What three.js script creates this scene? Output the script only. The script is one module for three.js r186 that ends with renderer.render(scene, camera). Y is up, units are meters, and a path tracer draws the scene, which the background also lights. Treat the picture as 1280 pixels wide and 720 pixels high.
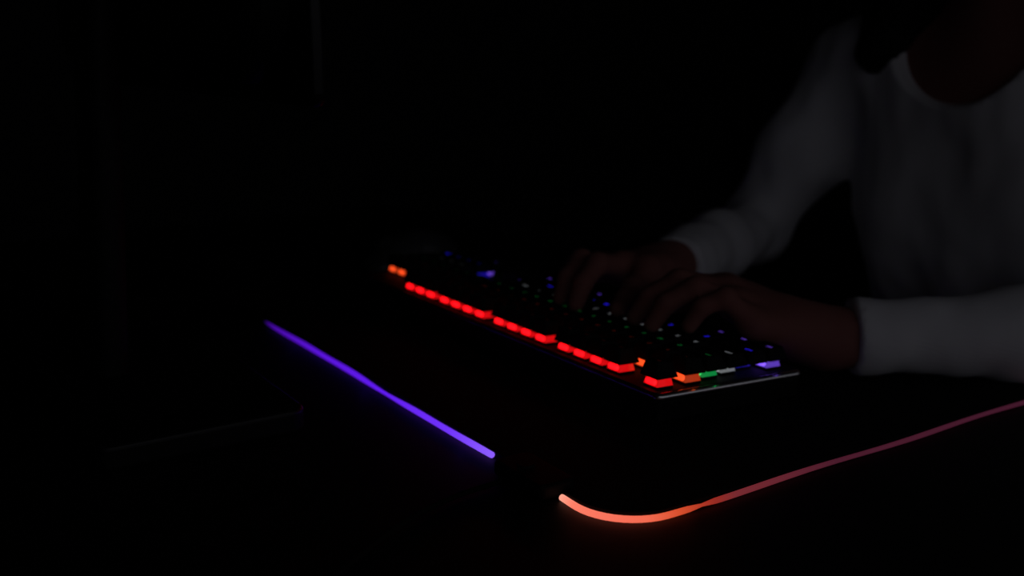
import * as THREE from 'three';
import { FontLoader } from 'three/addons/loaders/FontLoader.js';
import { RoundedBoxGeometry } from 'three/addons/geometries/RoundedBoxGeometry.js';
import { ImprovedNoise } from 'three/addons/math/ImprovedNoise.js';
import { RectAreaLightUniformsLib } from 'three/addons/lights/RectAreaLightUniformsLib.js';
import { mergeGeometries } from 'three/addons/utils/BufferGeometryUtils.js';

// ---------------------------------------------------------------- camera, sky, exposure
// x runs along the keyboard (from its Esc end to its number pad), z towards the person, y is up.
const scene = new THREE.Scene();
scene.background = new THREE.Color(0x000000);               // a closed room at night
const DESK = 0.74, T = DESK + 0.002;                         // desk top; middle of the pad's light strip
const camera = new THREE.PerspectiveCamera(30.357, 16 / 9, 0.02, 30);
camera.position.set(-0.4835, T + 0.2444, -0.4211);
camera.up.set(0.1852, 0.9745, 0.127);
camera.lookAt(-0.4835 + 0.8176, T + 0.2444 - 0.2245, -0.4211 + 0.5301);
camera.focus = 0.6;
camera.userData.fStop = 5;
const renderer = new THREE.WebGLRenderer();
renderer.toneMapping = THREE.LinearToneMapping;
renderer.toneMappingExposure = 1;
renderer.shadowMap.enabled = true;
// What shows the white sleeve and the metal rim: weak light through an unseen wide window, added and sized for it, in the wall behind the camera on the person's left.
RectAreaLightUniformsLib.init();
const WX = -1.3, WZ0 = -2.0, WZ1 = 1.75, WY0 = 0.93, WY1 = 1.62, WINDOW_GLOW = 0.135, WINDOW_TINT = [0.90, 0.89, 1];
{
  const l = new THREE.RectAreaLight(new THREE.Color().setRGB(...WINDOW_TINT), WINDOW_GLOW, WZ1 - WZ0 - 0.06, WY1 - WY0 - 0.06);
  l.position.set(WX + 0.012, (WY0 + WY1) / 2, (WZ0 + WZ1) / 2); l.lookAt(5, (WY0 + WY1) / 2, (WZ0 + WZ1) / 2); l.name = 'added_window_light'; scene.add(l);
}

// ---------------------------------------------------------------- helpers
const used = new Map();
function numbered(n) { const k = used.get(n) ?? 0; used.set(n, k + 1); return k ? `${n}_${String(k).padStart(3, '0')}` : n; }
function mesh(name, geo, mat, parent) {
  const m = new THREE.Mesh(geo, mat); m.castShadow = m.receiveShadow = true;
  m.name = parent ? name : numbered(name); (parent ?? scene).add(m); return m;
}
function thing(name, label, category, p = [0, 0, 0], turn = 0) {
  const g = new THREE.Group(); g.name = numbered(name); g.position.set(...p); g.rotation.y = turn;
  g.userData = { label, category }; scene.add(g); return g;
}
function struct(name, geo, mat) { const m = mesh(name, geo, mat); m.userData = { kind: 'structure' }; return m; }
const V = (x, y, z) => new THREE.Vector3(x, y, z);
const std = (color, roughness, o = {}) => new THREE.MeshStandardMaterial({ color, roughness, ...o });
const dark = (v, roughness, o = {}) => new THREE.MeshPhysicalMaterial({ color: new THREE.Color().setRGB(v, v, v * 1.03), roughness, specularIntensity: 0.35, ...o });
const lin = (r, g, b) => new THREE.Color().setRGB(r, g, b);
const box = (x0, x1, y0, y1, z0, z1, r = 0) => {
  const g = r ? new RoundedBoxGeometry(x1 - x0, y1 - y0, z1 - z0, 3, r) : new THREE.BoxGeometry(x1 - x0, y1 - y0, z1 - z0);
  return g.translate((x0 + x1) / 2, (y0 + y1) / 2, (z0 + z1) / 2);
};
function roundRect(x0, x1, y0, y1, r) {
  const s = new THREE.Shape();
  s.moveTo(x0 + r, y0); s.lineTo(x1 - r, y0); s.absarc(x1 - r, y0 + r, r, -Math.PI / 2, 0);
  s.lineTo(x1, y1 - r); s.absarc(x1 - r, y1 - r, r, 0, Math.PI / 2);
  s.lineTo(x0 + r, y1); s.absarc(x0 + r, y1 - r, r, Math.PI / 2, Math.PI);
  s.lineTo(x0, y0 + r); s.absarc(x0 + r, y0 + r, r, Math.PI, Math.PI * 1.5); return s;
}
// a slab lying flat: outline in x,z, thickness y0..y1 with rounded edges
function slab(x0, x1, z0, z1, y0, y1, r, bevel = 0.001, seg = 3) {
  const g = new THREE.ExtrudeGeometry(roundRect(x0 + bevel, x1 - bevel, -z1 + bevel, -z0 - bevel, Math.max(r - bevel, 1e-4)),
    { depth: y1 - y0 - 2 * bevel, bevelEnabled: true, bevelSize: bevel, bevelThickness: bevel, bevelSegments: seg, curveSegments: 8 });
  return g.translate(0, 0, bevel).rotateX(-Math.PI / 2).translate(0, y0, 0);
}
function noiseTexture(size, base, spread, freq, seed) {      // grain of a surface, grey values around base
  const n = new ImprovedNoise(), d = new Uint8Array(size * size * 4);
  for (let j = 0; j < size; j++) for (let i = 0; i < size; i++) {
    const a = i / size * Math.PI * 2, b = j / size * Math.PI * 2;
    let v = 0, f = freq, w = 0.6;
    for (let o = 0; o < 3; o++) { v += w * n.noise(Math.cos(a) * f + seed, Math.sin(a) * f + Math.cos(b) * f, Math.sin(b) * f + seed * 2.3); f *= 2.3; w *= 0.55; }
    const k = (j * size + i) * 4, g = Math.max(0, Math.min(255, base + spread * v));
    d[k] = d[k + 1] = d[k + 2] = g; d[k + 3] = 255;
  }
  const t = new THREE.DataTexture(d, size, size); t.wrapS = t.wrapT = THREE.RepeatWrapping; t.magFilter = THREE.LinearFilter; t.needsUpdate = true; return t;
}
const clothGrain = noiseTexture(256, 150, 150, 40, 3), wallGrain = noiseTexture(256, 140, 120, 14, 8);
clothGrain.repeat.set(6, 6);

// ---------------------------------------------------------------- the room
const wallMat = std(lin(0.045, 0.045, 0.05), 0.95, { bumpMap: wallGrain, bumpScale: 0.0006 });
const RX0 = WX, RX1 = 3.6, RZ0 = -2.4, RZ1 = 3.6, RH = 2.6, TH = 0.12;
struct('floor', box(RX0 - TH, RX1 + TH, -TH, 0, RZ0 - TH, RZ1 + TH), std(lin(0.03, 0.027, 0.025), 0.95, { bumpMap: clothGrain, bumpScale: 0.002 }));
struct('ceiling', box(RX0 - TH, RX1 + TH, RH, RH + TH, RZ0 - TH, RZ1 + TH), wallMat);
{ // the wall with the added wide window
  struct('wall_left', mergeGeometries([box(RX0 - TH, RX0, 0, WY0, RZ0 - TH, RZ1 + TH), box(RX0 - TH, RX0, WY1, RH, RZ0 - TH, RZ1 + TH),
    box(RX0 - TH, RX0, WY0, WY1, RZ0 - TH, WZ0), box(RX0 - TH, RX0, WY0, WY1, WZ1, RZ1 + TH)]), wallMat);
  const frameMat = std(lin(0.2, 0.2, 0.2), 0.6);
  const blindMat = new THREE.MeshStandardMaterial({ color: lin(0.3, 0.3, 0.3), roughness: 0.95, emissive: lin(...WINDOW_TINT), emissiveIntensity: 0.015 });  // faint even glow belongs to the added window
  const glass = new THREE.MeshPhysicalMaterial({ color: 0xffffff, roughness: 0.02, transmission: 1, thickness: 0 });
  const w = new THREE.Group(); w.name = 'added_window_1'; w.userData = { kind: 'structure' }; w.position.set(RX0, WY0, (WZ0 + WZ1) / 2); scene.add(w);
  const hw = (WZ1 - WZ0) / 2, h = WY1 - WY0, n = 3;
  for (const g of [box(-0.09, 0.008, 0, 0.03, -hw, hw), box(-0.09, 0.008, h - 0.03, h, -hw, hw)]) mesh('frame', g, frameMat, w);
  for (let i = 0; i <= n; i++) { const z = Math.min(hw - 0.015, Math.max(-hw + 0.015, -hw + 2 * hw * i / n)); mesh('mullion', box(-0.09, 0.008, 0.03, h - 0.03, z - 0.015, z + 0.015), frameMat, w); }
  for (let i = 0; i < n; i++) {
    const z0 = -hw + 2 * hw * i / n + (i ? 0.015 : 0.03), z1 = -hw + 2 * hw * (i + 1) / n - (i < n - 1 ? 0.015 : 0.03);
    mesh('added_roller_blind', box(-0.006, -0.003, 0.03, h - 0.03, z0, z1), blindMat, w); mesh('pane', box(-0.06, -0.055, 0.03, h - 0.03, z0, z1), glass, w);
  }
}
struct('wall_right', box(RX1, RX1 + TH, 0, RH, RZ0 - TH, RZ1 + TH), wallMat);
struct('wall_back', box(RX0, RX1, 0, RH, RZ0 - TH, RZ0), wallMat);
struct('wall_front', box(RX0, RX1, 0, RH, RZ1, RZ1 + TH), wallMat);

// ---------------------------------------------------------------- desk
const deskMat = dark(0.005, 0.6, { bumpMap: wallGrain, bumpScale: 0.0001 });
const deskLegMat = dark(0.008, 0.6);
{
  const d = thing('desk', 'black desk under the mouse pad, the keyboard and the monitor', 'desk', [0.15, 0, -0.06]);
  mesh('desk_top', slab(-0.8, 0.85, -0.4, 0.385, DESK - 0.03, DESK, 0.02, 0.003), deskMat, d);
  for (const x of [-0.72, 0.77]) {
    for (const z of [-0.33, 0.31]) mesh('leg', box(x - 0.025, x + 0.025, 0, DESK - 0.03, z - 0.025, z + 0.025, 0.004), deskLegMat, d);
    mesh('crossbar', box(x - 0.015, x + 0.015, DESK - 0.09, DESK - 0.05, -0.306, 0.286, 0.003), deskLegMat, d);
  }
}

// ---------------------------------------------------------------- mouse pad with its light strip
const PADX0 = -0.0905, PADX1 = 0.79, PADZ0 = -0.1025, PADZ1 = 0.297, PADR = 0.036;
function stopTexture(stops) {                                 // colours of the glowing strip along its length, sRGB
  const n = 512, d = new Uint8Array(n * 4);
  for (let i = 0; i < n; i++) {
    const t = i / (n - 1); let k = 0; while (k < stops.length - 2 && t > stops[k + 1][0]) k++;
    const [a, ca] = stops[k], [b, cb] = stops[k + 1], f = Math.min(1, Math.max(0, (t - a) / (b - a)));
    for (let c = 0; c < 3; c++) d[i * 4 + c] = ca[c] + (cb[c] - ca[c]) * f; d[i * 4 + 3] = 255;
  }
  const t = new THREE.DataTexture(d, n, 1); t.colorSpace = THREE.SRGBColorSpace; t.magFilter = THREE.LinearFilter; t.needsUpdate = true; return t;
}
function tube(points, radius, rad = 8) {                      // uv.x runs along the length; radius may be a function of it
  const curve = new THREE.CatmullRomCurve3(points, false, 'centripetal'), n = Math.max(24, points.length * 5);
  const L = curve.getLength(), pos = [], uv = [], idx = [];
  for (let i = 0; i <= n; i++) {
    const t = i / n, p = curve.getPointAt(t), tg = curve.getTangentAt(t), s = V(0, 1, 0).cross(tg).normalize(), u = tg.clone().cross(s).normalize();
    let r = typeof radius === 'function' ? radius(t * L) : radius;
    for (let j = 0; j <= rad; j++) {
      const a = j / rad * Math.PI * 2; const q = p.clone().addScaledVector(s, Math.cos(a) * r).addScaledVector(u, Math.sin(a) * r);
      pos.push(q.x, q.y, q.z); uv.push(t, j / rad);
    }
  }
  for (let i = 0; i < n; i++) for (let j = 0; j < rad; j++) { const a = i * (rad + 1) + j, b = a + rad + 1; idx.push(a, b, a + 1, b, b + 1, a + 1); }
  for (const e of [0, n]) { const c = pos.length / 3, p = curve.getPointAt(e / n); pos.push(p.x, p.y, p.z); uv.push(e / n, 0.5);
    for (let j = 0; j < rad; j++) { const a = e * (rad + 1) + j; e ? idx.push(c, a + 1, a) : idx.push(c, a, a + 1); } }
  const g = new THREE.BufferGeometry(); g.setAttribute('position', new THREE.Float32BufferAttribute(pos, 3)); g.setAttribute('uv', new THREE.Float32BufferAttribute(uv, 2));
  g.setIndex(idx); g.computeVertexNormals(); return g;
}
{
  const pad = thing('mouse_pad', 'large black cloth mouse pad edged with a glowing light strip', 'mouse pad', [0.35, DESK + 0.0002, 0.1]);
  const O = pad.position;
  const at = (x, z, y = T) => V(x - O.x, y - O.y, z - O.z);
  const cloth = dark(0.004, 0.95, { bumpMap: clothGrain, bumpScale: 0.0002 });
  mesh('pad_cloth', slab(PADX0 + 0.003 - O.x, PADX1 - 0.003 - O.x, PADZ0 + 0.003 - O.z, PADZ1 - 0.003 - O.z, 0, 0.004, PADR, 0.0008), cloth, pad);
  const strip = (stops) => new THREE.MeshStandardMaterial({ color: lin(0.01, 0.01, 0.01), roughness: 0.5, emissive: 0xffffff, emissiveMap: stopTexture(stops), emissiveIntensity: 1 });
  // violet run: from the controller along the far long edge
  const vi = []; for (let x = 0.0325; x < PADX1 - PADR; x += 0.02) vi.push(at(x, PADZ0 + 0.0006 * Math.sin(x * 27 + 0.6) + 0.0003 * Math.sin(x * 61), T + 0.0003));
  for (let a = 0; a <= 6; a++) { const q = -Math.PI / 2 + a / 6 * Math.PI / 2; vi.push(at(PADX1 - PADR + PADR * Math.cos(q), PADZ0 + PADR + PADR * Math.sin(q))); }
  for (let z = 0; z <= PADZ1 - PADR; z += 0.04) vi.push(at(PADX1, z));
  // emissive colour dims along the run, then drops to black partway
  const vL = new THREE.CatmullRomCurve3(vi, false, 'centripetal').getLength();
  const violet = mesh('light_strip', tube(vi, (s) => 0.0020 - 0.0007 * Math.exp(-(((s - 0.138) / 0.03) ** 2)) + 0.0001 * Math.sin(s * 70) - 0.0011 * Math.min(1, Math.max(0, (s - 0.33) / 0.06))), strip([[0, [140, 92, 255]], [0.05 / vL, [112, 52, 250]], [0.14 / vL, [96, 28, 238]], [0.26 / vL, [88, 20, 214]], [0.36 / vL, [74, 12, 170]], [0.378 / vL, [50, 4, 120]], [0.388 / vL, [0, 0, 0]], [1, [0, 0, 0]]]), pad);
  violet.userData.label = 'violet glowing edge strip';
  // red run: round the near corner and along the short edge
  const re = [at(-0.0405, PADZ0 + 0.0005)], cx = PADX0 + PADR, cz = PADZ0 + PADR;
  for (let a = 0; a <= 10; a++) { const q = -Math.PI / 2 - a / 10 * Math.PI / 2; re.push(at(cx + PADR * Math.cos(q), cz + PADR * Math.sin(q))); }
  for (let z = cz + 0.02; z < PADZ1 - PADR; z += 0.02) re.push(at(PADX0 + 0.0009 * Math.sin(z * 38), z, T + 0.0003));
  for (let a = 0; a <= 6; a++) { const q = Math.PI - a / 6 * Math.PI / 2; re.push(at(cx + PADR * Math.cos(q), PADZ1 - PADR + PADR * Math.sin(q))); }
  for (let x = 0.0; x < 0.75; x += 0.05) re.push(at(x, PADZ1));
  const rL = new THREE.CatmullRomCurve3(re, false, 'centripetal').getLength();
  const notch = (s, c, w) => Math.exp(-(((s - c) / w) ** 2));
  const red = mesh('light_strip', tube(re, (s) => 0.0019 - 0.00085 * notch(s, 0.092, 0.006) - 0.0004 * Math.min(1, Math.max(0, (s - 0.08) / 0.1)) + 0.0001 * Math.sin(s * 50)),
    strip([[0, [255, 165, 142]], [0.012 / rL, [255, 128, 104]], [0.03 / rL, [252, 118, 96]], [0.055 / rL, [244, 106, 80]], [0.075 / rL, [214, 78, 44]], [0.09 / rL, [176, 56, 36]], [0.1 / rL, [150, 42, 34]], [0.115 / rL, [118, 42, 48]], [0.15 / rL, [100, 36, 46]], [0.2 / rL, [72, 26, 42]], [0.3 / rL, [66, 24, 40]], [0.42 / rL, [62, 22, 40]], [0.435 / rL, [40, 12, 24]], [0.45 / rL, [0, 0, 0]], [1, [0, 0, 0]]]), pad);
  red.userData.label = 'red glowing edge strip fading to plum';
  // black controller clipped over the edge between the two runs
  const ctl = mesh('controller_box', slab(-0.037 - O.x, 0.013 - O.x, PADZ0 - 0.012 - O.z, PADZ0 + 0.014 - O.z, 0.0, 0.009, 0.005, 0.0025), dark(0.004, 0.7), pad);
  mesh('button', new THREE.CylinderGeometry(0.005, 0.0055, 0.0016, 24).translate(-0.006 - O.x, 0.0096, PADZ0 - O.z), dark(0.006, 0.7), ctl);
  const c0 = []; for (let i = 0; i <= 8; i++) c0.push(at(-0.004 - 0.012 * i + 0.01 * Math.sin(i), PADZ0 - 0.015 - 0.034 * i, DESK + 0.0024));
  mesh('usb_cable', tube(c0, 0.0017, 8), dark(0.004, 0.8), ctl);
  for (const [x, z, y, c, i] of [[0.06, PADZ0 - 0.006, T + 0.004, [0.12, 0.03, 1], 5e-5], [0.2, PADZ0 - 0.006, T + 0.004, [0.1, 0.01, 1], 5e-5], [0.34, PADZ0 - 0.006, T + 0.004, [0.1, 0.01, 1], 3e-5], [-0.062, PADZ0 - 0.006, T + 0.004, [1, 0.2, 0.12], 2e-5], [PADX0 - 0.006, -0.06, T + 0.004, [1, 0.12, 0.06], 1e-5]]) {
    const l = new THREE.PointLight(lin(...c), i * 0.2); l.position.set(x, y, z); l.castShadow = true; l.shadow.radius = 0.05; l.name = 'strip_light'; scene.add(l);
  }
}

// ---------------------------------------------------------------- keyboard
const font = await new FontLoader().loadAsync('fonts/droid/droid_sans_bold.typeface.json');
const U = 0.01905, KBY = T + 0.030, TILT = 2.917 * Math.PI / 180;
{
  const kb = thing('keyboard', 'full-size black mechanical keyboard with each key row lit in another colour', 'keyboard', [0, KBY, 0]);
  kb.rotation.x = TILT;
  const black = dark(0.005, 0.6);
  const X0 = -0.0042, X1 = 22.5 * U + 0.004, Z0 = -0.0015, Z1 = 6.25 * U + 0.0105;
  mesh('case', slab(X0 + 0.0012, X1 - 0.0012, Z0 + 0.0015, Z1 - 0.001, -0.0195, -0.0045, 0.004, 0.002), black, kb);
  const plate = mesh('top_plate', slab(X0, X1, Z0, Z1, -0.0062, 0, 0.005, 0.0030, 7), std(lin(0.82, 0.82, 0.84), 0.22, { metalness: 1 }), kb);
  plate.userData.label = 'metal top plate with polished rim';
  mesh('deck', slab(X0 + 0.0029, X1 - 0.0002, Z0 - 0.0001, Z1 - 0.0015, -0.0020, 0.0003, 0.003, 0.0002, 1), dark(0.008, 0.7), kb);
  // feet reach down to the pad along the tilted case
  for (const [x, z, w] of [[0.05, 0.012, 0.03], [0.378, 0.012, 0.03], [0.05, 0.112, 0.03], [0.378, 0.112, 0.03]]) {
    const down = -(0.028 - z * Math.sin(TILT)) + 0.0004;
    mesh('foot', box(x - w / 2, x + w / 2, down, -0.019, z - 0.005, z + 0.005, 0.001), std(lin(0.012, 0.012, 0.012), 0.9), kb);
  }
  const cablePts = []; for (let i = 0; i <= 10; i++) cablePts.push(V(0.36 + 0.016 * i, -0.010 - 0.0150 * Math.min(1, i / 3), Z0 + 0.004 - 0.0125 * i - 0.0008 * i * i));
  mesh('cable', tube(cablePts, 0.0019, 8), dark(0.004, 0.8), kb);

  const capMat = dark(0.004, 0.7);
  const rows = [   // z of the row, its colour, cap heights at the far and near edge
    { z: 0, c: [1, 0.003, 0.006], led: 3.4, leg: 0.015, h: [0.0112, 0.0094] },
    { z: 1.25, c: [1, 0.075, 0.012], led: 1.9, leg: 0.05, h: [0.0112, 0.0094] },
    { z: 2.25, c: [0.01, 0.85, 0.16], led: 1.3, leg: 0.10, h: [0.0098, 0.0084] },
    { z: 3.25, c: [0.75, 0.8, 0.85], led: 0.9, leg: 0.22, h: [0.0088, 0.0080] },
    { z: 4.25, c: [0.03, 0.015, 1], led: 1.2, leg: 0.85, h: [0.0082, 0.0084] },
    { z: 5.25, c: [0.22, 0.09, 1], led: 2.2, leg: 0.65, h: [0.0082, 0.0088] },
  ];
  const capBottom = 0.0080;
  const capCache = new Map();
  function capGeo(w, d, h) {
    const key = [w, d, h].join(); if (capCache.has(key)) return capCache.get(key);
    const W = w * U - 0.0011, D = d * U - 0.0011, cs = 3;
    const ring = (sx, sz, r, yf) => { const pts = []; const rr = roundCorners(W - 2 * sx, D - 2 * sz, r, cs); for (const [x, z] of rr) pts.push([x, yf(z / (D / 2)), z - 0.0004 * sx / 0.003]); return pts; };
    const top = (z) => h[0] + (h[1] - h[0]) * (z + 1) / 2;
    const rings = [ring(0, 0, 0.0012, () => 0), ring(0.0003, 0.0003, 0.0012, () => 0.0012), ring(0.0026, 0.0020, 0.0022, (z) => top(z) - 0.0006), ring(0.0032, 0.0026, 0.0022, (z) => top(z)), ring(0.0050, 0.0044, 0.002, (z) => top(z) - 0.0004)];
    const pos = [], idx = []; for (const r of rings) for (const p of r) pos.push(...p);
    const n = rings[0].length;
    for (let k = 0; k < rings.length - 1; k++) for (let i = 0; i < n; i++) { const a = k * n + i, b = k * n + (i + 1) % n; idx.push(a, a + n, b, b, a + n, b + n); }
    pos.push(0, top(0) - 0.0005, 0); const c = pos.length / 3 - 1, l = (rings.length - 1) * n; for (let i = 0; i < n; i++) idx.push(c, l + (i + 1) % n, l + i);
    pos.push(0, 0, 0); for (let i = 0; i < n; i++) idx.push(c + 1, i, (i + 1) % n);
    let g = new THREE.BufferGeometry(); g.setAttribute('position', new THREE.Float32BufferAttribute(pos, 3)); g.setIndex(idx);
    g.computeVertexNormals(); capCache.set(key, g); return g;
  }
  function roundCorners(w, d, r, cs) {
    const p = []; for (const [sx, sz, a0] of [[1, 1, 0], [-1, 1, 1], [-1, -1, 2], [1, -1, 3]])
      for (let i = 0; i <= cs; i++) { const a = (a0 + i / cs) * Math.PI / 2; p.push([sx * (w / 2 - r) + r * Math.cos(a), sz * (d / 2 - r) + r * Math.sin(a)]); }
    return p;
  }
  const switchBase = box(-0.0068, 0.0068, 0, 0.0022, -0.0068, 0.0068, 0.0006).translate(0, -capBottom, 0);
  const switchTop = new THREE.CylinderGeometry(0.0078, 0.0094, 0.0050, 4, 1).rotateY(Math.PI / 4).translate(0, 0.0047 - capBottom, 0);
  const stem = new THREE.CylinderGeometry(0.0028, 0.0028, 0.002, 12).translate(0, -0.0008, 0);
  const ledGeo = new THREE.CapsuleGeometry(0.0021, 0.0062, 4, 10).rotateZ(Math.PI / 2).translate(0, 0.0046 - capBottom, -0.0058);
  const legendCache = new Map();
  function legendGeo(text) {
    if (legendCache.has(text)) return legendCache.get(text);
    const size = text.length > 1 ? 0.0021 : 0.0034;
    const g = new THREE.ShapeGeometry(font.generateShapes(text, size), 2).rotateX(-Math.PI / 2); g.computeBoundingBox();
    g.translate(-g.boundingBox.min.x, 0, 0); legendCache.set(text, g); return g;
  }
  const mats = rows.map((r) => ({
    top: new THREE.MeshStandardMaterial({ color: lin(0.05, 0.05, 0.05), roughness: 0.4, emissive: lin(...r.c), emissiveIntensity: r.led * 0.19 }),
    led: new THREE.MeshStandardMaterial({ color: lin(0.5, 0.5, 0.5), roughness: 0.5, emissive: lin(...r.c), emissiveIntensity: r.led * 0.7 }),
    legend: new THREE.MeshStandardMaterial({ color: lin(0.05, 0.05, 0.05), roughness: 0.6, emissive: lin(...r.c), emissiveIntensity: r.leg }),
    weak: new THREE.MeshStandardMaterial({ color: lin(0.05, 0.05, 0.05), roughness: 0.6, emissive: lin(...r.c), emissiveIntensity: r.leg * 0.15 }),   // dimmer glow painted in for the grazing view of the right-hand keys
  }));
  function key(row, x, w, text, d = 1) {
    const R = rows[row], k = mesh('key', capGeo(w, d, R.h), capMat, kb);
    k.position.set((x + w / 2) * U, capBottom, (R.z + d / 2) * U);
    const s = mesh('switch', switchBase, black, k);
    s.name = 'switch'; mesh('switch_top', switchTop, mats[row].top, k); mesh('stem', stem, black, k); mesh('led', ledGeo, mats[row].led, k);
    if (text) {
      const l = mesh('legend', legendGeo(text), x > 14 && text !== 'Enter' ? mats[row].weak : mats[row].legend, k), D = d * U - 0.0011, slope = (R.h[1] - R.h[0]) / D;
      const z = -D / 2 + (text.length > 1 ? 0.0064 : 0.0072);
      l.position.set(-w * U / 2 + 0.0046, R.h[0] + slope * (z + D / 2) + 0.00012, z); l.rotation.x = Math.atan(-slope);
    }
  }
  let x;
  key(0, 0, 1, 'Esc'); for (let i = 0; i < 12; i++) key(0, 2 + i + 0.5 * Math.floor(i / 4), 1, 'F' + (i + 1));
  ['Prt', 'Scr', 'Brk'].forEach((t, i) => key(0, 15.25 + i, 1, t));
  x = 0; for (const t of ['`', '1', '2', '3', '4', '5', '6', '7', '8', '9', '0', '-', '=']) key(1, x++, 1, t); key(1, 13, 2, 'Back');
  key(2, 0, 1.5, 'Tab'); x = 1.5; for (const t of 'QWERTYUIOP[]') key(2, x++, 1, t); key(2, 13.5, 1.5, '\\');
  key(3, 0, 1.75, 'Caps'); x = 1.75; for (const t of "ASDFGHJKL;'") key(3, x++, 1, t); key(3, 12.75, 2.25, 'Enter');
  key(4, 0, 2.25, 'Shift'); x = 2.25; for (const t of 'ZXCVBNM,./') key(4, x++, 1, t); key(4, 12.25, 2.75, 'Shift');
  x = 0; for (const [w, t] of [[1.25, 'Ctrl'], [1.25, 'Win'], [1.25, 'Alt'], [6.25, ''], [1.25, 'Alt'], [1.25, 'Fn'], [1.25, ''], [1.25, 'Ctrl']]) { key(5, x, w, t); x += w; }
  ['Ins', 'Hm', 'Pu'].forEach((t, i) => key(1, 15.25 + i, 1, t)); ['Del', 'End', 'Pd'].forEach((t, i) => key(2, 15.25 + i, 1, t));
  key(4, 16.25, 1, ''); for (let i = 0; i < 3; i++) key(5, 15.25 + i, 1, '');
  ['Num', '/', '*', '-'].forEach((t, i) => key(1, 18.5 + i, 1, t)); ['7', '8', '9'].forEach((t, i) => key(2, 18.5 + i, 1, t)); key(2, 21.5, 1, '+', 2);
  ['4', '5', '6'].forEach((t, i) => key(3, 18.5 + i, 1, t)); ['1', '2', '3'].forEach((t, i) => key(4, 18.5 + i, 1, t)); key(4, 21.5, 1, 'Enter', 2);
  key(5, 18.5, 2, '0'); key(5, 20.5, 1, '.');
  // the light of the key rows that leaves the keyboard, just outside the glowing switches
  for (const [u, v, c, i] of [[0.5, -0.35, [1, 0.003, 0.006], 4e-5], [4, -0.35, [1, 0.003, 0.006], 1e-4], [8.5, -0.35, [1, 0.003, 0.006], 1e-4], [13, -0.35, [1, 0.003, 0.006], 1e-4], [16.75, -0.35, [1, 0.003, 0.006], 8e-5], [-0.35, 1.75, [1, 0.12, 0.015], 3e-5], [-0.35, 2.75, [0.01, 0.85, 0.16], 2e-5], [-0.35, 5.75, [0.22, 0.09, 1], 3e-5]]) {
    const l = new THREE.PointLight(lin(...c), i * 0.3); l.position.set(u * U, KBY + 0.004 - v * U * Math.sin(TILT), v * U); l.castShadow = true; l.shadow.radius = 0.05; l.name = 'key_light'; scene.add(l);
  }
}

// ---------------------------------------------------------------- monitor, seen from behind
const gloss = dark(0.005, 0.2, { specularIntensity: 1 }), satin = dark(0.006, 0.6);
{
  const m = thing('monitor', 'black flat-screen monitor on a glossy flat stand, seen from behind', 'monitor', [0.307, DESK, -0.22]);
  const O = m.position, D = DESK - T;   // heights below are above the strip level T
  mesh('base', slab(0.138 - O.x, 0.476 - O.x, -0.309 - O.z, -0.176 - O.z, 0, 0.017, 0.012, 0.0035, 5), dark(0.005, 0.36, { specularIntensity: 0.9 }), m);
  const neck = new THREE.ExtrudeGeometry(roundRect(-0.03, 0.03, -0.011, 0.011, 0.010), { depth: 0.33, bevelEnabled: false, curveSegments: 8 });
  mesh('neck', neck.rotateX(-Math.PI / 2 + 0.06).translate(0, 0.015, -0.045), satin, m);
  mesh('hinge', new THREE.CylinderGeometry(0.017, 0.017, 0.07, 24).rotateZ(Math.PI / 2).translate(0, 0.34, -0.022), gloss, m);
  const px0 = 0.029 - O.x, px1 = 0.585 - O.x, py0 = 0.213 - D, py1 = 0.545 - D;
  const frame = new THREE.ExtrudeGeometry(roundRect(px0 + 0.004, px1 - 0.004, py0 + 0.004, py1 - 0.004, 0.003), { depth: 0.001, bevelEnabled: true, bevelSize: 0.004, bevelThickness: 0.004, bevelSegments: 8, curveSegments: 6 });
  mesh('bezel', frame.translate(0, 0, -0.2045 - O.z), dark(0.005, 0.25, { specularIntensity: 0.4 }), m);
  mesh('screen', box(px0 + 0.008, px1 - 0.008, py0 + 0.02, py1 - 0.008, -0.1998 - O.z, -0.1992 - O.z), std(lin(0.004, 0.004, 0.004), 0.25), m);
  const back = new THREE.ExtrudeGeometry(roundRect(px0 + 0.045, px1 - 0.045, py0 + 0.03, py1 - 0.04, 0.03), { depth: 0.01, bevelEnabled: true, bevelSize: 0.02, bevelThickness: 0.012, bevelSegments: 4, curveSegments: 8 });
  mesh('back_cover', back.translate(0, 0, -0.2185 - O.z), satin, m);
}

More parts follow.
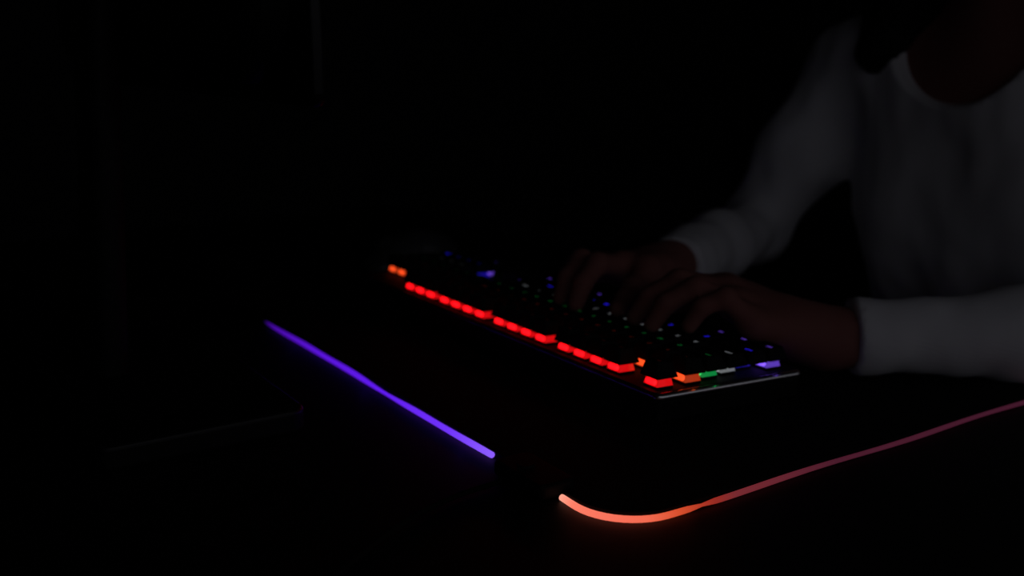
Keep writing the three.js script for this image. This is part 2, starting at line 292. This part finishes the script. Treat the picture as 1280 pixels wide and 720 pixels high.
// ---------------------------------------------------------------- mouse beyond the number pad
{
  const mo = thing('computer_mouse', 'black computer mouse on the pad beyond the number pad', 'mouse', [0.565, DESK + 0.004, 0.125], 0.1);
  const g = new THREE.SphereGeometry(1, 40, 24), P = g.attributes.position;
  for (let i = 0; i < P.count; i++) {
    let X = P.getX(i), Y = P.getY(i), Z = P.getZ(i);
    const s = (v, e) => Math.sign(v) * Math.abs(v) ** e; X = s(X, 0.75); Z = s(Z, 0.8); Y = s(Y, 0.85);
    const w = 0.031 - 0.0045 * Math.exp(-((Z + 0.1) ** 2) / 0.12);
    const hump = 0.038 - 0.012 * Z * Z - (Z < 0 ? 0.008 * Z * Z : 0) + 0.002 * Z;
    P.setXYZ(i, X * w, Math.max(0, Y) * hump + 0.001, Z * 0.061);
  }
  g.computeVertexNormals();
  mesh('shell', g, dark(0.05, 0.35, { specularIntensity: 1 }), mo);
  mesh('scroll_wheel', new THREE.CylinderGeometry(0.011, 0.011, 0.007, 28).rotateZ(Math.PI / 2).translate(0, 0.0245, -0.034), std(lin(0.012, 0.012, 0.012), 0.8), mo);
  mesh('button_seam', box(-0.0006, 0.0006, 0.012, 0.031, -0.05, -0.02), satin, mo);
  const c = []; for (let i = 0; i <= 8; i++) c.push(V(0.006 * Math.sin(i), i ? 0.0022 : 0.006, -0.058 - 0.03 * i));
  mesh('cable', tube(c, 0.0016, 8), dark(0.004, 0.8), mo);
}

// ---------------------------------------------------------------- signed-distance modelling for the person
const noise = new ImprovedNoise();
const smin = (a, b, k) => { const h = Math.max(k - Math.abs(a - b), 0) / k; return Math.min(a, b) - h * h * k * 0.25; };
const smax = (a, b, k) => -smin(-a, -b, k);
function cap(p, a, b, ra, rb) {
  const bx = b[0] - a[0], by = b[1] - a[1], bz = b[2] - a[2], px = p[0] - a[0], py = p[1] - a[1], pz = p[2] - a[2];
  const t = Math.min(1, Math.max(0, (px * bx + py * by + pz * bz) / (bx * bx + by * by + bz * bz + 1e-12)));
  return Math.hypot(px - bx * t, py - by * t, pz - bz * t) - (ra + (rb - ra) * t);
}
function ell(p, c, r) {
  const x = (p[0] - c[0]) / r[0], y = (p[1] - c[1]) / r[1], z = (p[2] - c[2]) / r[2], k0 = Math.hypot(x, y, z), k1 = Math.hypot(x / r[0], y / r[1], z / r[2]);
  return k1 > 1e-9 ? k0 * (k0 - 1) / k1 : -Math.min(...r);
}
function netMesh(f, lo, hi, cell) {                          // surface nets
  const n = [0, 1, 2].map((k) => Math.ceil((hi[k] - lo[k]) / cell) + 1), [nx, ny, nz] = n;
  const F = new Float32Array(nx * ny * nz), id = (i, j, k) => i + nx * (j + ny * k);
  for (let k = 0; k < nz; k++) for (let j = 0; j < ny; j++) for (let i = 0; i < nx; i++) F[id(i, j, k)] = f([lo[0] + i * cell, lo[1] + j * cell, lo[2] + k * cell]);
  const vid = new Int32Array(nx * ny * nz).fill(-1), pos = [], idx = [];
  const C = []; for (let c = 0; c < 8; c++) C.push([c & 1, (c >> 1) & 1, c >> 2]);
  const E = []; for (let a = 0; a < 8; a++) for (const b of [1, 2, 4]) if (!(a & b)) E.push([a, a | b]);
  const v = new Float64Array(8);
  for (let k = 0; k < nz - 1; k++) for (let j = 0; j < ny - 1; j++) for (let i = 0; i < nx - 1; i++) {
    let m = 0; for (let c = 0; c < 8; c++) { v[c] = F[id(i + C[c][0], j + C[c][1], k + C[c][2])]; if (v[c] < 0) m++; }
    if (m === 0 || m === 8) continue;
    let x = 0, y = 0, z = 0, w = 0;
    for (const [a, b] of E) if ((v[a] < 0) !== (v[b] < 0)) { const t = v[a] / (v[a] - v[b]); x += C[a][0] + t * (C[b][0] - C[a][0]); y += C[a][1] + t * (C[b][1] - C[a][1]); z += C[a][2] + t * (C[b][2] - C[a][2]); w++; }
    vid[id(i, j, k)] = pos.length / 3; pos.push(lo[0] + (i + x / w) * cell, lo[1] + (j + y / w) * cell, lo[2] + (k + z / w) * cell);
  }
  const quad = (a, b, c, d, s) => { if (a < 0 || b < 0 || c < 0 || d < 0) return; s ? idx.push(a, b, c, a, c, d) : idx.push(a, c, b, a, d, c); };
  for (let k = 1; k < nz - 1; k++) for (let j = 1; j < ny - 1; j++) for (let i = 1; i < nx - 1; i++) {
    const o = F[id(i, j, k)] < 0;
    if (o !== F[id(i + 1, j, k)] < 0) quad(vid[id(i, j - 1, k - 1)], vid[id(i, j, k - 1)], vid[id(i, j, k)], vid[id(i, j - 1, k)], o);
    if (o !== F[id(i, j + 1, k)] < 0) quad(vid[id(i - 1, j, k - 1)], vid[id(i - 1, j, k)], vid[id(i, j, k)], vid[id(i, j, k - 1)], o);
    if (o !== F[id(i, j, k + 1)] < 0) quad(vid[id(i - 1, j - 1, k)], vid[id(i, j - 1, k)], vid[id(i, j, k)], vid[id(i - 1, j, k)], o);
  }
  const nor = new Float32Array(pos.length), e = cell * 0.4;
  for (let q = 0; q < pos.length; q += 3) {
    const x = pos[q], y = pos[q + 1], z = pos[q + 2];
    const gx = f([x + e, y, z]) - f([x - e, y, z]), gy = f([x, y + e, z]) - f([x, y - e, z]), gz = f([x, y, z + e]) - f([x, y, z - e]), l = Math.hypot(gx, gy, gz) || 1;
    nor[q] = gx / l; nor[q + 1] = gy / l; nor[q + 2] = gz / l;
  }
  const g = new THREE.BufferGeometry(); g.setAttribute('position', new THREE.Float32BufferAttribute(pos, 3)); g.setAttribute('normal', new THREE.BufferAttribute(nor, 3));
  const uv = new Float32Array(pos.length / 3 * 2); for (let q = 0; q < uv.length / 2; q++) { uv[q * 2] = pos[q * 3] + pos[q * 3 + 2] * 0.7; uv[q * 2 + 1] = pos[q * 3 + 1] + pos[q * 3 + 2] * 0.3; }
  g.setAttribute('uv', new THREE.BufferAttribute(uv, 2)); g.setIndex(idx); return g;
}

// joints, y above the strip level T
const J = {
  pelvis: [0.1, -0.2, 0.62], chest: [0.1, 0.1, 0.545], neck: [0.1, 0.26, 0.51], skull: [0.1, 0.435, 0.485],
  shR: [0.276, 0.217, 0.505], elR: [0.345, 0.042, 0.435], wrR: [0.214, 0.050, 0.194],
  shL: [-0.062, 0.222, 0.50], elL: [-0.122, 0.035, 0.405], wrL: [0.020, 0.033, 0.178],
  hipR: [0.19, -0.2, 0.60], knR: [0.21, -0.2, 0.19], anR: [0.2, -0.66, 0.2],
  hipL: [0.01, -0.2, 0.60], knL: [-0.01, -0.2, 0.19], anL: [0.0, -0.66, 0.2],
};
const sub = (a, b) => [a[0] - b[0], a[1] - b[1], a[2] - b[2]], add = (a, b, s = 1) => [a[0] + b[0] * s, a[1] + b[1] * s, a[2] + b[2] * s];
const len = (a) => Math.hypot(...a), unit = (a) => { const l = len(a); return a.map((v) => v / l); };
const cross = (a, b) => [a[1] * b[2] - a[2] * b[1], a[2] * b[0] - a[0] * b[2], a[0] * b[1] - a[1] * b[0]];

// one hand: knuckles in a frame at the wrist, every finger bent so that its tip reaches its key
function makeHand(wrist, elbow, mid, up, thumbSide, tips, thumb) {
  const F = unit(sub(mid, wrist)), S0 = unit(cross(F, up)), S = S0.map((v) => v * thumbSide), N = unit(cross(S0, F));
  const loc = (s, f, n) => add(add(add(wrist, S, s), F, f), N, n);
  const fwd = len(sub(mid, wrist));
  const K = [loc(0.023, fwd - 0.003, 0), loc(0.003, fwd, 0.002), loc(-0.0165, fwd - 0.006, 0), loc(-0.034, fwd - 0.017, -0.004)];
  const L = [[0.035, 0.021, 0.017], [0.038, 0.024, 0.018], [0.035, 0.023, 0.018], [0.029, 0.017, 0.016]];
  const rad = [[0.0092, 0.0084, 0.0078, 0.0066], [0.0094, 0.0085, 0.0078, 0.0067], [0.009, 0.0081, 0.0075, 0.0064], [0.008, 0.0072, 0.0066, 0.0058]];
  const chains = K.map((k, i) => {
    const d = sub(tips[i], k), D = len(d), e1 = unit(d); let e2 = sub(N, e1.map((v) => v * (N[0] * e1[0] + N[1] * e1[1] + N[2] * e1[2]))); e2 = unit(e2);
    const chain = (b) => { const a = [0, b, b * 1.6]; let x = 0, y = 0; const P = [[0, 0]]; L[i].forEach((l, q) => { x += l * Math.cos(a[q]); y -= l * Math.sin(a[q]); P.push([x, y]); }); return P; };
    let lo = 0, hi = 2.0; for (let q = 0; q < 40; q++) { const m = (lo + hi) / 2, P = chain(m)[3]; Math.hypot(...P) > D ? lo = m : hi = m; }
    const P = chain((lo + hi) / 2), an = Math.atan2(P[3][1], P[3][0]), c = Math.cos(-an), s = Math.sin(-an);
    return P.map(([x, y]) => add(add(k, e1, x * c - y * s), e2, x * s + y * c));
  });
  const t0 = loc(0.014, 0.022, -0.006), t1 = add(add(t0, sub(thumb, t0), 0.42), N, 0.012), t2 = add(add(t0, sub(thumb, t0), 0.74), N, 0.010), TH_ = [t0, t1, t2, thumb];
  const back = add(wrist, unit(sub(elbow, wrist)), 0.075);
  const f = (p) => {
    let palm = cap(p, back, wrist, 0.0215, 0.0195);
    palm = smin(palm, cap(p, wrist, loc(0, 0.03, 0), 0.0195, 0.0165), 0.02);
    for (const [i, r] of [[0, 0.0125], [1, 0.0125], [2, 0.012], [3, 0.011]]) palm = smin(palm, cap(p, loc(0.009 - i * 0.006, 0.018, -0.002), K[i], 0.0155, r), 0.012);
    palm = smin(palm, cap(p, loc(0.008, 0.018, -0.008), loc(0.016, 0.05, -0.010), 0.014, 0.012), 0.014);
    let d = palm;
    const th = smin(smin(cap(p, TH_[0], TH_[1], 0.0135, 0.0105), cap(p, TH_[1], TH_[2], 0.0103, 0.0094), 0.005), cap(p, TH_[2], TH_[3], 0.0092, 0.0072), 0.004);
    d = smin(d, th, 0.012);
    chains.forEach((c, i) => { const r = rad[i]; let g = cap(p, c[0], c[1], r[0], r[1]); g = smin(g, cap(p, c[1], c[2], r[1], r[2]), 0.004); g = smin(g, cap(p, c[2], c[3], r[2], r[3]), 0.003);
      g = smin(g, Math.hypot(p[0] - c[1][0], p[1] - c[1][1], p[2] - c[1][2]) - r[1] * 1.05, 0.003); const dk = Math.hypot(p[0] - K[i][0], p[1] - K[i][1], p[2] - K[i][2]); d = smin(d, g, dk < 0.02 ? 0.008 : 0.0015); });
    return d;
  };
  const all = [back, wrist, ...K, ...chains.flat(), ...TH_]; const lo = [0, 1, 2].map((k) => Math.min(...all.map((a) => a[k])) - 0.03), hi = [0, 1, 2].map((k) => Math.max(...all.map((a) => a[k])) + 0.03);
  return { f, lo, hi };
}
const TIP = 0.0495;
const handR = makeHand(J.wrR, J.elR, [0.180, 0.065, 0.113], [0.05, 1, 0], -1,
  [[0.119, TIP, 0.062], [0.153, TIP, 0.050], [0.176, TIP, 0.052], [0.196, TIP - 0.001, 0.068]], [0.142, TIP - 0.001, 0.104]);
const handL = makeHand(J.wrL, J.elL, [0.062, 0.064, 0.119], [-0.05, 1, 0], 1,
  [[0.112, TIP, 0.080], [0.097, TIP, 0.062], [0.074, TIP, 0.059], [0.048, TIP + 0.003, 0.070]], [0.112, TIP - 0.001, 0.112]);

const headF = (p) => {
  const s = J.skull; const q = [p[0] - s[0], p[1] - s[1], p[2] - s[2]]; const ax = Math.abs(q[0]); const m = [ax, q[1], q[2]];
  let d = ell(q, [0, 0.03, 0.012], [0.072, 0.085, 0.092]);
  d = smin(d, ell(q, [0, -0.02, -0.03], [0.06, 0.082, 0.062]), 0.04);       // face
  d = smin(d, ell(q, [0, -0.085, -0.058], [0.024, 0.018, 0.02]), 0.035);     // chin
  d = smin(d, cap(m, [0.048, -0.055, 0.0], [0.015, -0.088, -0.05], 0.016, 0.012), 0.03); // jaw
  d = smax(d, -ell(m, [0.031, 0.003, -0.098], [0.021, 0.013, 0.018]), 0.014); // eye sockets
  d = smin(d, ell(m, [0.031, 0.001, -0.074], [0.0125, 0.0105, 0.0125]), 0.004); // eyes under lids
  d = smin(d, cap(m, [0.012, 0.022, -0.088], [0.045, 0.022, -0.074], 0.005, 0.004), 0.012); // brow
  d = smin(d, cap(q, [0, 0.01, -0.088], [0, -0.03, -0.107], 0.006, 0.0095), 0.01);         // nose
  d = smin(d, ell(m, [0.0095, -0.034, -0.096], [0.0075, 0.006, 0.008]), 0.006);
  d = smin(d, ell(q, [0, -0.052, -0.086], [0.02, 0.0055, 0.009]), 0.005);                   // lips
  d = smin(d, ell(q, [0, -0.062, -0.084], [0.017, 0.006, 0.009]), 0.004);
  d = smin(d, ell(m, [0.074, -0.005, 0.012], [0.007, 0.03, 0.018]), 0.008);                 // ears
  d = smin(d, cap(p, add(J.skull, [0, -0.07, 0.03]), J.neck, 0.046, 0.05), 0.03);
  return d;
};
// torso: a capsule in a space that is narrower across
const torso = (p, grow) => {
  const q = [0.1 + (p[0] - 0.1) / 1.78, p[1], p[2]];
  let d = cap(q, [0.1, -0.19, 0.61], [0.1, 0.02, 0.56], 0.104 + grow, 0.088 + grow);
  d = smin(d, cap(q, [0.1, 0.02, 0.56], [0.1, 0.175, 0.525], 0.088 + grow, 0.088 + grow), 0.03);
  for (const s of [-1, 1]) d = smin(d, ell(p, [0.1 + s * 0.066, 0.085, 0.495], [0.064 + grow, 0.07 + grow, 0.045 + grow]), 0.06);
  d = smin(d, cap(p, [-0.03, 0.222, 0.505], [0.23, 0.222, 0.505], 0.046 + grow, 0.046 + grow), 0.045);
  for (const s of [-1, 1]) d = smin(d, cap(p, [0.1 + s * 0.02, 0.275, 0.515], [0.1 + s * 0.15, 0.225, 0.505], 0.034 + grow, 0.034 + grow), 0.03);
  return d;
};
const arm = (p, s, grow, end) => {
  const a = J['sh' + s], e = J['el' + s], w = J['wr' + s], m = add(e, sub(a, e), 0.5), q = add(w, sub(e, w), 0.55);
  let d = cap(p, a, m, 0.046 + grow, 0.039 + grow); d = smin(d, cap(p, m, e, 0.039 + grow, 0.032 + grow), 0.02);
  d = smin(d, cap(p, e, q, 0.031 + grow, 0.0265 + grow), 0.02); return smin(d, cap(p, q, add(w, sub(e, w), end), 0.0265 + grow, 0.0215 + grow), 0.02);
};
const fold = (p) => 0.0048 * noise.noise(p[0] * 15, p[1] * 9, p[2] * 15) + 0.0022 * noise.noise(p[0] * 40 + 7, p[1] * 22, p[2] * 40);
const armFolds = (p, s) => {           // creases across the sleeve, strongest at the elbow
  const a = J['sh' + s], e = J['el' + s], w = J['wr' + s]; const de = len(sub(p, e));
  const t = (p[0] * 0.4 + p[1] * 1.0 - p[2] * 0.5) * 95 + 3 * noise.noise(p[0] * 14, p[1] * 14, p[2] * 14);
  return 0.0020 * Math.sin(t) * Math.exp(-((de / 0.09) ** 2)) + 0.0008 * Math.sin(t * 0.7);
};
const bodyF = (p) => {
  let d = torso(p, -0.008);
  for (const s of ['R', 'L']) {
    d = smin(d, arm(p, s, -0.010, 0.1), 0.03);
    d = smin(d, smin(cap(p, J['hip' + s], J['kn' + s], 0.068, 0.048), cap(p, J['kn' + s], J['an' + s], 0.046, 0.03), 0.03), 0.03);
    d = smin(d, cap(p, add(J['an' + s], [0, -0.03, 0.02]), add(J['an' + s], [0, -0.045, -0.13]), 0.03, 0.024), 0.02);
  }
  return smin(d, cap(p, J.neck, add(J.neck, [0, 0.06, -0.005]), 0.05, 0.04), 0.04);
};
const cuffPlane = (p, s, back) => { const w = J['wr' + s], dir = unit(sub(w, J['el' + s])); const c = add(w, dir, -back); return (p[0] - c[0]) * dir[0] + (p[1] - c[1]) * dir[1] + (p[2] - c[2]) * dir[2]; };
const shirtF = (p) => {
  let d = torso(p, 0.004) + fold(p) + 0.003 * Math.sin(p[0] * 55 + p[1] * 14 + 4 * noise.noise(p[0] * 6, p[1] * 5, p[2] * 6)) * Math.min(1, Math.max(0, (0.2 - p[1]) * 5));
  for (const s of ['R', 'L']) {
    let a = arm(p, s, 0.0025, -0.1) - 0.0022 + fold(p) + armFolds(p, s);
    const hem = cuffPlane(p, s, 0.018); a = smax(a, hem, 0.003);
    d = smin(d, a, 0.022);
  }
  // round neckline
  d = smax(d, -cap(p, [0.116, 0.268, 0.43], [0.105, 0.33, 0.54], 0.081, 0.086), 0.004);
  d = smax(d, -cap(p, [0.1, 0.3, 0.52], [0.1, 0.45, 0.5], 0.066, 0.09), 0.004);
  return smax(d, -0.215 - p[1], 0.004);
};
const hairF = (p) => {
  const s = J.skull, q = sub(p, s); const strand = 0.0022 * Math.sin(Math.atan2(q[0], q[2] + 0.02) * 60 + 5 * noise.noise(p[0] * 8, p[1] * 6, p[2] * 8));
  let d = ell(q, [0, 0.035, 0.018], [0.087, 0.093, 0.103]);
  d = smax(d, -ell(q, [0, -0.03, -0.075], [0.058, 0.095, 0.07]), 0.012);    // the face stays free
  d = smin(d, cap(p, add(s, [0, 0, 0.065]), [0.1, 0.22, 0.59], 0.066, 0.055), 0.05);
  // lengths lying on the front of both shoulders
  d = smin(d, smin(cap(p, add(s, [0.074, -0.02, 0.005]), [0.198, 0.29, 0.482], 0.024, 0.038), cap(p, [0.198, 0.29, 0.482], [0.206, 0.235, 0.452], 0.038, 0.022), 0.02), 0.03);
  d = smin(d, smin(cap(p, add(s, [-0.074, -0.02, 0.005]), [0.018, 0.30, 0.485], 0.024, 0.033), cap(p, [0.018, 0.30, 0.485], [0.012, 0.235, 0.455], 0.033, 0.018), 0.02), 0.03);
  return d + strand;
};
const trouserF = (p) => {
  let d = torso(p, 0.0);
  for (const s of ['R', 'L']) d = smin(d, smin(cap(p, J['hip' + s], J['kn' + s], 0.078, 0.06), cap(p, J['kn' + s], add(J['an' + s], [0, -0.01, 0]), 0.058, 0.044), 0.03), 0.03);
  return smax(smax(d, p[1] + 0.17, 0.006), -0.69 - p[1], 0.004) + fold(p);
};
{
  const person = thing('person', 'person in a white long-sleeved top with long dark hair, typing on the keyboard', 'person', [0.1, 0, 0.6]);
  const put = (g) => g.translate(-0.1, T, -0.6);
  const skin = new THREE.MeshPhysicalMaterial({ color: lin(0.27, 0.105, 0.09), roughness: 0.75, specularIntensity: 0.4 });
  const body = mergeGeometries([netMesh(bodyF, [-0.3, -0.78, 0.0], [0.5, 0.4, 0.8], 0.011), netMesh(headF, [-0.02, 0.22, 0.33], [0.22, 0.6, 0.64], 0.004),
    netMesh(handR.f, handR.lo, handR.hi, 0.0028), netMesh(handL.f, handL.lo, handL.hi, 0.0028)]);
  mesh('body', put(body), skin, person);
  const shirtG = netMesh(shirtF, [-0.28, -0.26, 0.12], [0.48, 0.37, 0.82], 0.0055);
  const shirt = mesh('shirt', put(shirtG), std(lin(0.74, 0.74, 0.77), 0.9, { bumpMap: clothGrain, bumpScale: 0.0004 }), person); shirt.userData.label = 'white long-sleeved top with round neckline';
  const hair = mesh('hair', put(netMesh(hairF, [-0.06, 0.16, 0.34], [0.3, 0.6, 0.74], 0.005)), dark(0.004, 0.7), person); hair.userData.label = 'long dark hair';
  const tr = mesh('trousers', put(netMesh(trouserF, [-0.16, -0.76, 0.06], [0.36, -0.1, 0.8], 0.012)), std(lin(0.012, 0.012, 0.016), 0.9), person);
  for (const s of ['R', 'L']) {
    const a = J['an' + s]; const f = (p) => smax(smin(cap(p, add(a, [0, -0.03, 0.025]), add(a, [0, -0.042, -0.14]), 0.044, 0.035), cap(p, add(a, [0, 0.02, 0.01]), add(a, [0, -0.03, 0.01]), 0.043, 0.04), 0.02), -0.742 - p[1], 0.003);
    mesh('shoe', put(netMesh(f, [a[0] - 0.07, -0.76, a[2] - 0.22], [a[0] + 0.07, -0.6, a[2] + 0.1], 0.007)), std(lin(0.01, 0.01, 0.01), 0.6), person);
  }
}

// ---------------------------------------------------------------- chair under the person
{
  const c = thing('office_chair', 'dark low-backed swivel chair under the person', 'chair', [0.1, 0, 0.64]);
  const fab = std(lin(0.008, 0.008, 0.009), 0.9, { bumpMap: clothGrain, bumpScale: 0.0005 }), pl = std(lin(0.01, 0.01, 0.01), 0.5);
  mesh('seat', new RoundedBoxGeometry(0.46, 0.07, 0.46, 4, 0.03).translate(0, 0.42, -0.01), fab, c);
  mesh('backrest', new RoundedBoxGeometry(0.4, 0.36, 0.05, 4, 0.022).rotateX(0.12).translate(0, 0.72, 0.235), fab, c);
  mesh('back_support', box(-0.03, 0.03, 0.38, 0.66, 0.245, 0.265, 0.004), pl, c);
  mesh('gas_column', new THREE.CylinderGeometry(0.025, 0.03, 0.3, 20).translate(0, 0.24, 0), pl, c);
  for (let i = 0; i < 5; i++) {
    const a = i / 5 * Math.PI * 2 + 0.3;
    mesh('foot', box(0, 0.27, 0.065, 0.1, -0.02, 0.02, 0.01).rotateY(a), pl, c);
    mesh('castor', new THREE.CylinderGeometry(0.03, 0.03, 0.03, 18).rotateX(Math.PI / 2).translate(0.25, 0.03, 0).rotateY(a), pl, c);
  }
}

renderer.render(scene, camera);
